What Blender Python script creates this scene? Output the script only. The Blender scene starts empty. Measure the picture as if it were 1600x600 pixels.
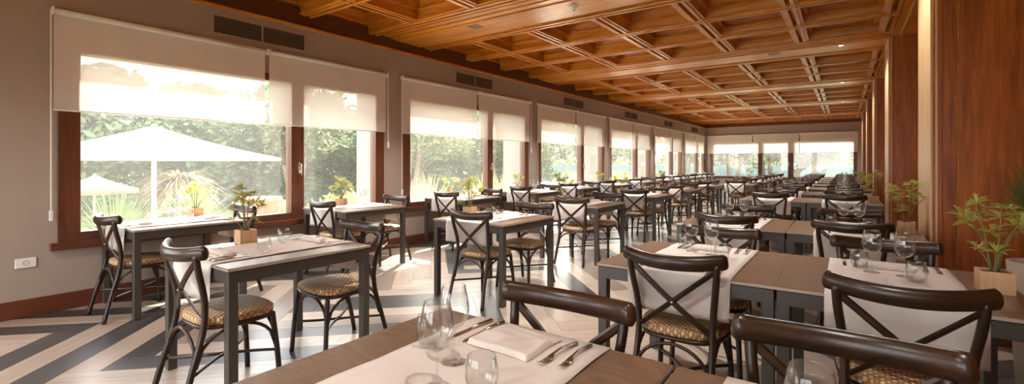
import bpy, math, random
from mathutils import Vector, Matrix
R = math.radians
rnd = random.Random(7)
scn = bpy.context.scene
col = scn.collection

# ------------------------------------------------------------------ camera, sky, sun, exposure
cam_d = bpy.data.cameras.new('camera')
cam = bpy.data.objects.new('camera', cam_d); col.objects.link(cam)
cam.location = (0, 0, 1.31); cam.rotation_euler = (R(90), 0, R(35.44))
cam_d.sensor_width = 36; cam_d.lens = 730.8 / 1600 * 36; cam_d.shift_y = -(300 - 254.9) / 1600
cam_d.clip_start = .02; cam_d.clip_end = 500
scn.camera = cam
SUN_EL, SUN_AZ = 36, 30                      # azimuth: degrees from +Y towards -X (the window side)
SKY, SUN = .46, 12.0
world = bpy.data.worlds.new('sky'); scn.world = world; world.use_nodes = True
wn = world.node_tree; wn.nodes.clear()
wo = wn.nodes.new('ShaderNodeOutputWorld'); wb = wn.nodes.new('ShaderNodeBackground')
ws = wn.nodes.new('ShaderNodeTexSky'); ws.sky_type = 'NISHITA'; ws.sun_disc = False
ws.sun_elevation = R(SUN_EL); ws.sun_rotation = R(-SUN_AZ); ws.air_density = 1.0; ws.dust_density = 4.0; ws.ozone_density = 1.0
wmix = wn.nodes.new('ShaderNodeMix'); wmix.data_type = 'RGBA'; wmix.inputs[0].default_value = .6
wn.links.new(ws.outputs[0], wmix.inputs[6]); wmix.inputs[7].default_value = (8.8, 8.9, 9.0, 1)   # thin bright haze over the blue
wn.links.new(wmix.outputs[2], wb.inputs[0]); wb.inputs[1].default_value = SKY
wn.links.new(wb.outputs[0], wo.inputs[0])
sd = bpy.data.lights.new('sun', 'SUN'); sd.energy = SUN; sd.angle = R(1.5); sd.color = (1, .96, .88)
sun = bpy.data.objects.new('sun', sd); col.objects.link(sun)
sdir = Vector((-math.sin(R(SUN_AZ)) * math.cos(R(SUN_EL)), math.cos(R(SUN_AZ)) * math.cos(R(SUN_EL)), math.sin(R(SUN_EL))))
sun.rotation_euler = sdir.to_track_quat('Z', 'Y').to_euler()
vs = scn.view_settings
vs.view_transform = 'Standard'; vs.look = 'None'; vs.gamma = 1; vs.use_curve_mapping = False; vs.exposure = 1.58
cy = scn.cycles
cy.use_denoising = True; cy.max_bounces = 10; cy.diffuse_bounces = 5; cy.glossy_bounces = 4
cy.transmission_bounces = 8; cy.transparent_max_bounces = 24; cy.sample_clamp_indirect = 8
cy.caustics_reflective = False; cy.caustics_refractive = False

# ------------------------------------------------------------------ materials
MT = {}
def newmat(name):
    m = bpy.data.materials.new(name); m.use_nodes = True; MT[name] = m
    nt = m.node_tree; nt.nodes.clear()
    return m, nt, nt.nodes.new('ShaderNodeOutputMaterial')
def princ(nt, c=(.5, .5, .5), rough=.5, metal=0., spec=.5):
    p = nt.nodes.new('ShaderNodeBsdfPrincipled')
    p.inputs['Base Color'].default_value = (*c, 1); p.inputs['Roughness'].default_value = rough
    p.inputs['Metallic'].default_value = metal; p.inputs['Specular IOR Level'].default_value = spec
    return p
def coords(nt, scale, src='Object', rand=True):
    tc = nt.nodes.new('ShaderNodeTexCoord'); mp = nt.nodes.new('ShaderNodeMapping'); mp.inputs['Scale'].default_value = scale
    if rand:
        oi = nt.nodes.new('ShaderNodeObjectInfo'); ma = nt.nodes.new('ShaderNodeVectorMath'); ma.operation = 'MULTIPLY_ADD'
        cx = nt.nodes.new('ShaderNodeCombineXYZ')
        for i in range(3): nt.links.new(oi.outputs['Random'], cx.inputs[i])
        ma.inputs[1].default_value = (13.1, 7.3, 5.9)
        nt.links.new(cx.outputs[0], ma.inputs[0]); nt.links.new(tc.outputs[src], ma.inputs[2]); nt.links.new(ma.outputs[0], mp.inputs[0])
    else:
        nt.links.new(tc.outputs[src], mp.inputs[0])
    return mp.outputs[0]
def noise(nt, vec, scale, detail=4, rough=.55, dist=0.):
    n = nt.nodes.new('ShaderNodeTexNoise'); n.inputs['Scale'].default_value = scale; n.inputs['Detail'].default_value = detail
    n.inputs['Roughness'].default_value = rough; n.inputs['Distortion'].default_value = dist
    nt.links.new(vec, n.inputs['Vector']); return n.outputs['Fac']
def ramp(nt, fac, stops):
    r = nt.nodes.new('ShaderNodeValToRGB'); e = r.color_ramp.elements
    while len(e) < len(stops): e.new(.5)
    for k, (pos, c) in enumerate(stops): e[k].position = pos; e[k].color = (*c, 1)
    nt.links.new(fac, r.inputs[0]); return r.outputs[0]
def bump(nt, p, h, strength=.2, dist=.002):
    b = nt.nodes.new('ShaderNodeBump'); b.inputs['Strength'].default_value = strength; b.inputs['Distance'].default_value = dist
    nt.links.new(h, b.inputs['Height']); nt.links.new(b.outputs[0], p.inputs['Normal'])
def mul(c, k): return tuple(x * k for x in c)
def plain(name, c, rough=.5, metal=0., spec=.5, var=.12, nscale=6., bmp=0.):
    m, nt, out = newmat(name); p = princ(nt, c, rough, metal, spec)
    v = coords(nt, (1, 1, 1)); n = noise(nt, v, nscale)
    nt.links.new(ramp(nt, n, [(.25, mul(c, 1 - var)), (.75, mul(c, 1 + var))]), p.inputs['Base Color'])
    if bmp: bump(nt, p, noise(nt, v, nscale * 30, 2), bmp, .001)
    nt.links.new(p.outputs[0], out.inputs[0]); return m
def wood(name, dark, light, axis='X', rough=.42, scale=9., src='Object', spec=.5, streak=.45, rand=True):
    m, nt, out = newmat(name); p = princ(nt, light, rough, 0, spec)
    s = {'X': (.09, 1, 1), 'Y': (1, .09, 1), 'Z': (1, 1, .07)}[axis]
    v = coords(nt, s, src, rand); n = noise(nt, v, scale, 6, .6, .6); n2 = noise(nt, v, scale * 7, 3, .6, .2)
    mx = nt.nodes.new('ShaderNodeMath'); mx.operation = 'MULTIPLY_ADD'; mx.inputs[1].default_value = streak
    ml = nt.nodes.new('ShaderNodeMath'); ml.operation = 'MULTIPLY'; ml.inputs[1].default_value = 1 - streak
    nt.links.new(n, ml.inputs[0]); nt.links.new(n2, mx.inputs[0]); nt.links.new(ml.outputs[0], mx.inputs[2])
    nt.links.new(ramp(nt, mx.outputs[0], [(.32, dark), (.5, tuple((a + b) / 2 for a, b in zip(dark, light))), (.68, light)]), p.inputs['Base Color'])
    bump(nt, p, n2, .12, .001)
    nt.links.new(p.outputs[0], out.inputs[0]); return m
wood('ceiling_wood_x', (.29, .08, .006), (.76, .31, .036), 'X', .3)
wood('ceiling_wood_y', (.29, .08, .006), (.76, .31, .036), 'Y', .3)
wood('fascia_wood', (.07, .021, .007), (.14, .048, .016), 'Y', .4)
wood('pier_wood', (.20, .040, .004), (.58, .175, .026), 'Z', .36, 7)
wood('maple_wood', (.58, .37, .19), (.76, .53, .30), 'Z', .4)
wood('frame_wood', (.07, .023, .010), (.17, .055, .024), 'Z', .36)
wood('frame_wood_y', (.07, .023, .010), (.17, .055, .024), 'Y', .36)
wood('base_wood', (.085, .021, .009), (.15, .042, .018), 'Y', .4)
wood('plank_dark', (.028, .026, .027), (.080, .073, .072), 'X', .29, 5, 'UV', .5)
wood('plank_light', (.27, .21, .165), (.47, .385, .315), 'X', .29, 5, 'UV', .5)
wood('plank_mid', (.155, .12, .097), (.27, .215, .178), 'X', .29, 5, 'UV', .5)
wood('chair_wood', (.008, .004, .0025), (.060, .026, .0115), 'X', .3, 14)
wood('chair_wood_z', (.008, .004, .0025), (.050, .023, .011), 'Z', .32, 14)
wood('pot_wood', (.42, .23, .11), (.66, .42, .23), 'Z', .5, 10)
plain('wall_paint', (.36, .30, .25), .75, var=.03, nscale=3, bmp=.15)
plain('outer_wall', (.24, .225, .20), .8, var=.05)
plain('roof_dark', (.05, .045, .04), .9)
plain('white_plastic', (.8, .78, .74), .4, var=.02)
plain('grille', (.36, .29, .23), .45, var=.03)
plain('grille_dark', (.02, .017, .014), .7)
plain('subfloor', (.03, .026, .024), .8)
plain('table_metal', (.085, .073, .062), .38, .35, var=.05)
plain('chrome', (.75, .72, .68), .18, 1., var=.02)
plain('steel', (.62, .58, .53), .2, 1., var=.02)
plain('soil', (.06, .035, .02), .9)
plain('stem', (.20, .17, .05), .6)
plain('cord_white', (.75, .72, .66), .5, var=.02)
plain('bark', (.17, .135, .10), .9, var=.4, nscale=9)
plain('terracotta', (.48, .22, .13), .8)
plain('stone', (.48, .42, .36), .9, var=.25, nscale=3)
plain('terrace', (.74, .66, .55), .8, var=.12, nscale=2)
plain('lawn', (.11, .14, .035), .9, var=.35, nscale=1.2)
plain('pale_fence', (.11, .16, .16), .7)
plain('lamp_ring', (.7, .68, .64), .3, .6)
def tabletop():
    m, nt, out = newmat('table_top'); p = princ(nt, (.3, .2, .14), .34, 0, .5)
    v = coords(nt, (.25, 1, 1)); n = noise(nt, v, 60, 3)
    nt.links.new(ramp(nt, n, [(.3, (.14, .085, .052)), (.7, (.215, .135, .086))]), p.inputs['Base Color'])
    bump(nt, p, n, .08, .0006); nt.links.new(p.outputs[0], out.inputs[0])
tabletop()
plain('table_edge', (.42, .33, .26), .4, var=.04)
def linen():
    m, nt, out = newmat('linen'); p = princ(nt, (.80, .73, .66), .8, 0, .25)
    v = coords(nt, (1, 1, 1)); n = noise(nt, v, 5, 3)
    nt.links.new(ramp(nt, n, [(.3, (.68, .605, .55)), (.7, (.76, .69, .635))]), p.inputs['Base Color'])
    bump(nt, p, noise(nt, v, 900, 1), .15, .0005)
    tr = nt.nodes.new('ShaderNodeBsdfTranslucent'); tr.inputs[0].default_value = (.8, .7, .6, 1)
    mx = nt.nodes.new('ShaderNodeMixShader'); mx.inputs[0].default_value = .15
    nt.links.new(p.outputs[0], mx.inputs[1]); nt.links.new(tr.outputs[0], mx.inputs[2]); nt.links.new(mx.outputs[0], out.inputs[0])
linen()
def rattan():
    m, nt, out = newmat('rattan'); p = princ(nt, (.4, .25, .12), .6, 0, .25)
    tc = nt.nodes.new('ShaderNodeTexCoord')
    def wave(d, sc):
        w = nt.nodes.new('ShaderNodeTexWave'); w.bands_direction = d; w.inputs['Scale'].default_value = sc; w.inputs['Distortion'].default_value = .3
        nt.links.new(tc.outputs['Object'], w.inputs['Vector']); return w.outputs['Fac']
    a, b = wave('X', 17.5), wave('Y', 17.5)
    mu = nt.nodes.new('ShaderNodeMath'); mu.operation = 'MULTIPLY'; nt.links.new(a, mu.inputs[0]); nt.links.new(b, mu.inputs[1])
    ch = nt.nodes.new('ShaderNodeTexChecker'); ch.inputs['Scale'].default_value = 55; nt.links.new(tc.outputs['Object'], ch.inputs['Vector'])
    ch.inputs[1].default_value = (.78, .60, .38, 1); ch.inputs[2].default_value = (.46, .26, .11, 1)
    mx = nt.nodes.new('ShaderNodeMix'); mx.data_type = 'RGBA'; mx.blend_type = 'MULTIPLY'; mx.inputs[0].default_value = .75
    nt.links.new(ch.outputs[0], mx.inputs[6]); nt.links.new(ramp(nt, mu.outputs[0], [(.0, (.34, .24, .16)), (.5, (1.0, 1.0, 1.0))]), mx.inputs[7])
    nt.links.new(mx.outputs[2], p.inputs['Base Color']); bump(nt, p, mu.outputs[0], .6, .004)
    nt.links.new(p.outputs[0], out.inputs[0])
rattan()
def thin_glass(name, lo, hi, power, tint, haze=0.):
    m, nt, out = newmat(name)
    t = nt.nodes.new('ShaderNodeBsdfTransparent'); t.inputs[0].default_value = (*tint, 1)
    g = nt.nodes.new('ShaderNodeBsdfGlossy'); g.inputs['Roughness'].default_value = .01
    lw = nt.nodes.new('ShaderNodeLayerWeight'); lw.inputs['Blend'].default_value = .5
    pw = nt.nodes.new('ShaderNodeMath'); pw.operation = 'POWER'; pw.inputs[1].default_value = power
    ma = nt.nodes.new('ShaderNodeMath'); ma.operation = 'MULTIPLY_ADD'; ma.inputs[1].default_value = hi - lo; ma.inputs[2].default_value = lo
    nt.links.new(lw.outputs['Facing'], pw.inputs[0]); nt.links.new(pw.outputs[0], ma.inputs[0])
    mx = nt.nodes.new('ShaderNodeMixShader'); nt.links.new(ma.outputs[0], mx.inputs[0]); nt.links.new(t.outputs[0], mx.inputs[1]); nt.links.new(g.outputs[0], mx.inputs[2])
    res = mx.outputs[0]
    if haze:
        d = nt.nodes.new('ShaderNodeBsdfTranslucent'); d.inputs[0].default_value = (.95, .92, .86, 1)
        m2 = nt.nodes.new('ShaderNodeMixShader'); m2.inputs[0].default_value = haze
        nt.links.new(res, m2.inputs[1]); nt.links.new(d.outputs[0], m2.inputs[2]); res = m2.outputs[0]
    nt.links.new(res, out.inputs[0])
thin_glass('glass', .045, .95, 2.6, (.97, .975, .97))
thin_glass('window_glass', .03, .6, 5, (.97, .98, .97), .022)
def blind_fabric():
    m, nt, out = newmat('blind_fabric')
    v = coords(nt, (1, 1, 1)); n = noise(nt, v, 3, 2)
    c = ramp(nt, n, [(.3, (.84, .79, .71)), (.7, (.88, .83, .75))])
    d = nt.nodes.new('ShaderNodeBsdfDiffuse'); tr = nt.nodes.new('ShaderNodeBsdfTranslucent'); tp = nt.nodes.new('ShaderNodeBsdfTransparent')
    nt.links.new(c, d.inputs[0]); nt.links.new(c, tr.inputs[0]); tp.inputs[0].default_value = (.95, .92, .86, 1)
    a = nt.nodes.new('ShaderNodeMixShader'); a.inputs[0].default_value = .18
    b = nt.nodes.new('ShaderNodeMixShader'); b.inputs[0].default_value = .09
    nt.links.new(d.outputs[0], a.inputs[1]); nt.links.new(tr.outputs[0], a.inputs[2])
    nt.links.new(a.outputs[0], b.inputs[1]); nt.links.new(tp.outputs[0], b.inputs[2]); nt.links.new(b.outputs[0], out.inputs[0])
blind_fabric()
def leafmat(name, c1, c2, trans=.35, rough=.5):
    m, nt, out = newmat(name); p = princ(nt, c1, rough, 0, .3)
    v = coords(nt, (1, 1, 1)); n = noise(nt, v, 2.5, 3)
    c = ramp(nt, n, [(.3, c1), (.7, c2)])
    tr = nt.nodes.new('ShaderNodeBsdfTranslucent'); mx = nt.nodes.new('ShaderNodeMixShader'); mx.inputs[0].default_value = trans
    nt.links.new(c, p.inputs['Base Color']); nt.links.new(c, tr.inputs[0])
    nt.links.new(p.outputs[0], mx.inputs[1]); nt.links.new(tr.outputs[0], mx.inputs[2]); nt.links.new(mx.outputs[0], out.inputs[0])
leafmat('leaf_table', (.34, .34, .05), (.55, .52, .14))
leafmat('leaf_tree', (.085, .145, .07), (.18, .25, .13))
leafmat('leaf_olive', (.10, .125, .05), (.20, .22, .10))
leafmat('leaf_bright', (.26, .34, .08), (.46, .50, .20))
leafmat('leaf_straw', (.50, .40, .11), (.72, .60, .24))
leafmat('leaf_scrub', (.15, .145, .05), (.28, .25, .10))
leafmat('leaf_dry', (.22, .15, .085), (.36, .26, .15))
leafmat('leaf_yucca', (.15, .24, .09), (.28, .38, .15))
leafmat('leaf_grass', (.05, .10, .03), (.14, .22, .06))
leafmat('canopy', (.6, .58, .53), (.64, .61, .57), .35, .8)
def emit(name, c, s):
    m, nt, out = newmat(name); e = nt.nodes.new('ShaderNodeEmission'); e.inputs[0].default_value = (*c, 1); e.inputs[1].default_value = s
    nt.links.new(e.outputs[0], out.inputs[0])
emit('lamp_glow', (1, .78, .5), 5)

# ------------------------------------------------------------------ mesh helpers
class MB:
    def __init__(s): s.v = []; s.f = []
    def add(s, vs, fs):
        o = len(s.v); s.v += [tuple(v) for v in vs]; s.f += [tuple(o + i for i in f) for f in fs]; return s
    def box(s, x0, x1, y0, y1, z0, z1):
        return s.add([(x0,y0,z0),(x1,y0,z0),(x1,y1,z0),(x0,y1,z0),(x0,y0,z1),(x1,y0,z1),(x1,y1,z1),(x0,y1,z1)],
                     [(0,3,2,1),(4,5,6,7),(0,1,5,4),(1,2,6,5),(2,3,7,6),(3,0,4,7)])
    def rbox(s, x0, x1, y0, y1, z0, z1, b=.003):
        """box with a chamfer on every edge"""
        vs = []
        for z, i in ((z0, b), (z0 + b, 0), (z1 - b, 0), (z1, b)):
            vs += [(x0+i+b,y0+i,z),(x1-i-b,y0+i,z),(x1-i,y0+i+b,z),(x1-i,y1-i-b,z),(x1-i-b,y1-i,z),(x0+i+b,y1-i,z),(x0+i,y1-i-b,z),(x0+i,y0+i+b,z)]
        fs = [tuple(reversed(range(8))), tuple(range(24, 32))]
        for r in range(3):
            for k in range(8): fs.append((r*8+k, r*8+(k+1)%8, r*8+8+(k+1)%8, r*8+8+k))
        return s.add(vs, fs)
    def tube(s, path, r, n=8, ry=None, up=None, cap=True):
        P = [Vector(p) for p in path]; m = len(P)
        rr = r if isinstance(r, (list, tuple)) else [r] * m
        yy = ry if isinstance(ry, (list, tuple)) else ([ry] * m if ry else rr)
        T = [(P[min(i+1, m-1)] - P[max(i-1, 0)]).normalized() for i in range(m)]
        N = Vector(up) if up else (Vector((0,0,1)) if abs(T[0].z) < .9 else Vector((1,0,0)))
        vs = []
        for i in range(m):
            N = (N - T[i] * N.dot(T[i])).normalized(); B = T[i].cross(N)
            for k in range(n):
                a = 2 * math.pi * k / n; vs.append(P[i] + N * (math.cos(a) * rr[i]) + B * (math.sin(a) * yy[i]))
        fs = []
        for i in range(m - 1):
            for k in range(n): fs.append((i*n+k, i*n+(k+1)%n, (i+1)*n+(k+1)%n, (i+1)*n+k))
        if cap: fs += [tuple(reversed(range(n))), tuple(range((m-1)*n, m*n))]
        return s.add(vs, fs)
    def lathe(s, prof, n=24, c=(0,0,0), close=False):
        m = len(prof); vs = []; fs = []
        for (r, z) in prof:
            for k in range(n):
                a = 2*math.pi*k/n; vs.append((c[0]+r*math.cos(a), c[1]+r*math.sin(a), c[2]+z))
        for i in range(m if close else m-1):
            j = (i+1) % m
            for k in range(n): fs.append((i*n+k, i*n+(k+1)%n, j*n+(k+1)%n, j*n+k))
        return s.add(vs, fs)
    def mesh(s, name, mat, smooth=False):
        me = bpy.data.meshes.new(name); me.from_pydata(s.v, [], s.f)
        if mat: me.materials.append(MT[mat])
        if smooth: me.polygons.foreach_set('use_smooth', [True] * len(me.polygons))
        me.update(); return me
def boxm(name, mat, *a): return MB().box(*a).mesh(name, mat)
def ob(name, me, parent=None, loc=(0,0,0), rz=0., rot=None):
    o = bpy.data.objects.new(name, me); col.objects.link(o); o.location = loc
    o.rotation_euler = rot if rot else (0, 0, rz)
    if parent: o.parent = parent
    return o
def tag(o, label, cat, group=None, kind=None):
    o['label'] = label; o['category'] = cat
    if group: o['group'] = group
    if kind: o['kind'] = kind
    return o
def thing(name, label, cat, loc=(0,0,0), rz=0., group=None, kind=None):
    return tag(ob(name, None, None, loc, rz), label, cat, group, kind)
def bez(p0, p1, p2, n=8):
    p0, p1, p2 = Vector(p0), Vector(p1), Vector(p2)
    return [p0*(1-t)**2 + p1*2*t*(1-t) + p2*t*t for t in [i/n for i in range(n+1)]]
def spline(pts, n=6):
    P = [Vector(p) for p in pts]; P = [P[0]*2-P[1]] + P + [P[-1]*2-P[-2]]; out = []
    for i in range(1, len(P)-2):
        a, b, c, d = P[i-1], P[i], P[i+1], P[i+2]
        for k in range(n):
            t = k/n; out.append(.5*((2*b)+(c-a)*t+(2*a-5*b+4*c-d)*t*t+(3*b-a-3*c+d)*t**3))
    out.append(P[-2]); return out
ORD = ['first','second','third','fourth','fifth','sixth','seventh','eighth','ninth','tenth','eleventh','twelfth','thirteenth','fourteenth','fifteenth','sixteenth']

# ------------------------------------------------------------------ room shell
XL, XR, YF, YB = -5.69, 1.30, 24.6, -4.2      # window wall, wood wall, far wall, wall behind the camera
CAMH = 1.31
SILL, HEAD = .575, 2.40
WIN = [(-2.93 + 3.97*k, -2.93 + 3.97*k + 3.60) for k in range(0, 7)]      # first one lies just outside the left edge of the frame
WIN = [(a, min(b, YF - .12)) for a, b in WIN]; WIN[0] = (WIN[0][0], .42)
WT = .22
def struct(name, me, label, cat, loc=(0,0,0)):
    return tag(ob(name, me, None, loc), label, cat, kind='structure')
# floor: oak slab under herringbone planks
floor = struct('floor', boxm('floor', 'subfloor', XL-.1, XR+.1, YB-.1, YF+.1, -.14, -.007), 'herringbone floor of dark grey and pale oak planks', 'floor')
def clip(poly, axis, lim, keep_less):
    out = []
    for i in range(len(poly)):
        a, b = poly[i], poly[(i+1) % len(poly)]
        ia = (a[axis] <= lim) == keep_less or abs(a[axis]-lim) < 1e-9; ib = (b[axis] <= lim) == keep_less or abs(b[axis]-lim) < 1e-9
        if ia: out.append(a)
        if ia != ib:
            t = (lim - a[axis]) / (b[axis] - a[axis]); out.append(tuple(a[k] + t*(b[k]-a[k]) for k in range(2)))
    return out
PW, PL = .2045, 1.431
s2 = math.sqrt(.5)
APX, APY = -4.98, 1.18
def pq(p, q):                                  # V apex points away from the camera (+Y), arms come back at 45 degrees
    return (APX + (-p + q) * s2, APY + (-p - q) * s2)
planks = []
for c in range(-3, 5):
    for k in range(-125, 40):
        tone = 'plank_dark' if (k + c) % 2 == 0 else 'plank_light'
        r0 = random.Random(k*31 + c*977)
        if not (c == 0 and -4 < k < 6):
            u = r0.random()
            tone = 'plank_light' if u < .50 else ('plank_mid' if u < .68 else 'plank_dark')
        op, oq = -c*PL, c*PL
        for d in (0, 1):
            g = .0012
            if d == 0: a0, a1, b0, b1 = k*PW+g, k*PW+PL-g, k*PW+g, (k+1)*PW-g
            else: a0, a1, b0, b1 = k*PW+g, (k+1)*PW-g, (k+1)*PW+g, (k+1)*PW+PL-g
            t2 = tone
            if d == 1 and not (c == 0 and -4 < k < 6) and r0.random() < .35: t2 = r0.choice(['plank_light', 'plank_mid', 'plank_dark'])
            poly = [pq(a+op, b+oq) for a, b in ((a0,b0),(a1,b0),(a1,b1),(a0,b1))]
            for ax, lim, less in ((0, XL, False), (0, XR, True), (1, YB, False), (1, YF, True)):
                if poly: poly = clip(poly, ax, lim, less)
            if len(poly) >= 3: planks.append((poly, d, t2))
def px(x, y, z):
    s, c = math.sin(R(35.44)), math.cos(R(35.44)); zc = -x*s + y*c
    if zc < .1: return None
    return 800 + 730.8*(x*c + y*s)/zc, 254.9 - 730.8*(z-CAMH)/zc, zc
def plank_seen(pl):
    poly = pl[0]; cx = sum(p[0] for p in poly)/len(poly); cyy = sum(p[1] for p in poly)/len(poly)
    best = 0
    for (x, y) in poly + [(cx, cyy)]:
        q = px(x, y, 0)
        if q and -60 < q[0] < 1660 and 0 < q[1] < 640: best = 1
    q = px(cx, cyy, 0)
    if not best or not q or cx > -.3 and cyy < 4.3: return 0
    return 1 / max(q[2], 1)
order = sorted(range(len(planks)), key=lambda i: -plank_seen(planks[i]))
near = set(i for i in order[:290] if plank_seen(planks[i]) > 0)
ru = random.Random(5)
def plank_mesh(lst, name):
    vs, fs, uv, mi = [], [], [], []
    tones = ['plank_dark', 'plank_light', 'plank_mid']
    for poly, d, t in lst:
        o = len(vs); n = len(poly); ou, ov = ru.random()*40, ru.random()*40
        area = sum(poly[i][0]*poly[(i+1) % n][1] - poly[(i+1) % n][0]*poly[i][1] for i in range(n))
        if area < 0: poly = poly[::-1]
        vs += [(x, y, -.0068) for x, y in poly] + [(x, y, 0) for x, y in poly]
        ff = [tuple(range(n-1, -1, -1)), tuple(range(n, 2*n))] + [(i, (i+1) % n, n+(i+1) % n, n+i) for i in range(n)]
        def uvp(i):
            x, y = poly[i % n]; p, q = (-x - y)*s2, (x - y)*s2
            return (p+ou, q+ov) if d == 0 else (q+ou, p+ov)
        for f in ff:
            fs.append(tuple(o+i for i in f)); uv += [uvp(i) for i in f]; mi.append(tones.index(t))
    me = bpy.data.meshes.new(name); me.from_pydata(vs, [], fs)
    ul = me.uv_layers.new(name='UVMap'); ul.data.foreach_set('uv', [x for p in uv for x in p])
    for t in tones: me.materials.append(MT[t])
    me.polygons.foreach_set('material_index', mi); me.update(); return me
for i in sorted(near): ob('plank', plank_mesh([planks[i]], 'plank'), floor)
rest = ob('far_planks', plank_mesh([p for i, p in enumerate(planks) if i not in near], 'far_planks'), floor); rest['kind'] = 'stuff'

# window wall
def wall_with_holes(along, holes, z0, z1, hz0, hz1, lo, hi, t0, t1):
    """boxes of a wall that runs along Y ('y') or X ('x') with rectangular holes"""
    m = MB(); cur = lo
    def bx(a, b, c, d):
        if b - a < 1e-4: return
        if along == 'y': m.box(t0, t1, a, b, c, d)
        else: m.box(a, b, t0, t1, c, d)
    for a, b in holes:
        bx(cur, a, z0, z1); bx(a, b, z0, hz0); bx(a, b, hz1, z1); cur = b
    bx(cur, hi, z0, z1); return m
struct('wall_left', wall_with_holes('y', WIN, -.14, 3.75, SILL, HEAD, YB, YF+.3, XL-WT, XL).mesh('wall_left', 'wall_paint'), 'taupe painted wall holding the row of large windows', 'wall')
FW = [(-5.45, .42)]
struct('wall_back', wall_with_holes('x', FW, -.14, 3.75, SILL, HEAD, XL, XR+.2, YF, YF+.22).mesh('wall_back', 'wall_paint'), 'taupe far end wall with a wide window', 'wall')
struct('wall_right', boxm('wall_right', 'pier_wood', XR, XR+.2, YB, YF, -.14, 3.75), 'dark red-brown wood panelled wall behind the piers', 'wall')
struct('wall_front', wall_with_holes('x', [(-5.2, -2.6), (-2.2, .4)], -.14, 3.75, SILL, HEAD, XL-WT, XR+.2, YB-.22, YB).mesh('wall_front', 'wall_paint'), 'taupe wall behind the camera with two window openings', 'wall')
for k, (a, b) in enumerate(WIN):               # outdoor fins between the windows
    m = MB().box(XL-WT-.5, XL-WT, b+.05, b+.32, -.5, 3.9) if b < YF-.3 else None
    if m: struct('trim_%d' % (k+1), m.mesh('outer_fin', 'outer_wall'), 'pale grey outdoor pillar right of window %s from camera' % ORD[k], 'pillar')
bb = struct('baseboard_left', MB().rbox(XL, XL+.018, YB, YF, 0, .15, .004).mesh('baseboard', 'base_wood'), 'red-brown wooden baseboard along the window wall', 'baseboard')
struct('baseboard_back', MB().rbox(XL+.02, .5, YF-.018, YF, 0, .15, .004).mesh('baseboard', 'base_wood'), 'red-brown wooden baseboard along the far wall', 'baseboard')

def window(n, a, b, label, mull):
    w = tag(ob('window_%d' % n, None, None, (XL-.06, a, 0)), label, 'window', kind='structure')
    L = b - a; F = .155; t0, t1 = -.06, .075
    ob('jamb', MB().rbox(t0, t1, 0, F, SILL, HEAD).mesh('jamb', 'frame_wood'), w)
    ob('jamb', MB().rbox(t0, t1, L-F, L, SILL, HEAD).mesh('jamb', 'frame_wood'), w)
    ob('head_rail', MB().rbox(t0, t1, F, L-F, HEAD-.09, HEAD).mesh('head_rail', 'frame_wood_y'), w)
    ob('bottom_rail', MB().rbox(t0, t1, F, L-F, SILL, SILL+.11).mesh('bottom_rail', 'frame_wood_y'), w)
    ob('sill', MB().rbox(.06, .11, -.05, L+.05, SILL-.035, SILL+.03).mesh('sill', 'frame_wood_y'), w)
    mu = ob('mullion', MB().rbox(t0, t1, mull-.085, mull+.085, SILL+.11, HEAD-.09).mesh('mullion', 'frame_wood'), w)
    hd = MB(); hd.rbox(t1, t1+.008, mull+.005, mull+.035, 1.18, 1.32, .002); hd.tube([(t1+.005, mull+.02, 1.29), (t1+.045, mull+.02, 1.29), (t1+.05, mull+.02, 1.27), (t1+.05, mull+.02, 1.15)], .009, 8)
    ob('window_handle', hd.mesh('window_handle', 'chrome', True), mu)
    ob('pane', boxm('pane', 'window_glass', -.004, .004, F, mull-.075, SILL+.11, HEAD-.09), w)
    ob('pane', boxm('pane', 'window_glass', -.004, .004, mull+.075, L-F, SILL+.11, HEAD-.09), w)
for k, (a, b) in enumerate(WIN):
    window(k+1, a, b, 'brown framed two-light window, %s in the left wall counted from the camera' % ORD[k-1] if k else 'brown framed window in the left wall beside the camera', min(2.25, (b-a)*.62))
fw = tag(ob('window_8', None, None, (FW[0][0], YF+.06, 0)), 'wide brown framed window in the far end wall', 'window', kind='structure')
LW = FW[0][1]-FW[0][0]
def frx(name, x0, x1, z0, z1, mat='frame_wood'): ob(name, MB().rbox(x0, x1, -.075, .06, z0, z1).mesh(name, mat), fw)
muls = [0.06, 2.22, 3.45, LW-.06]
frx('jamb', 0, .12, SILL, HEAD); frx('jamb', LW-.12, LW, SILL, HEAD)
frx('mullion', muls[1]-.09, muls[1]+.09, SILL+.11, HEAD-.09); frx('mullion', muls[2]-.11, muls[2]+.11, SILL+.11, HEAD-.09)
frx('head_rail', .12, LW-.12, HEAD-.09, HEAD, 'frame_wood'); frx('bottom_rail', .12, LW-.12, SILL, SILL+.11)
for x0, x1 in ((.12, 2.13), (2.31, 3.34), (3.56, LW-.12)):
    ob('pane', boxm('pane', 'window_glass', x0, x1, -.004, .004, SILL+.11, HEAD-.09), fw)
ob('window_handle', MB().tube([(3.4, -.08, 1.3), (3.4, -.11, 1.29), (3.4, -.11, 1.16)], .01).mesh('window_handle', 'chrome', True), fw)

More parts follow.
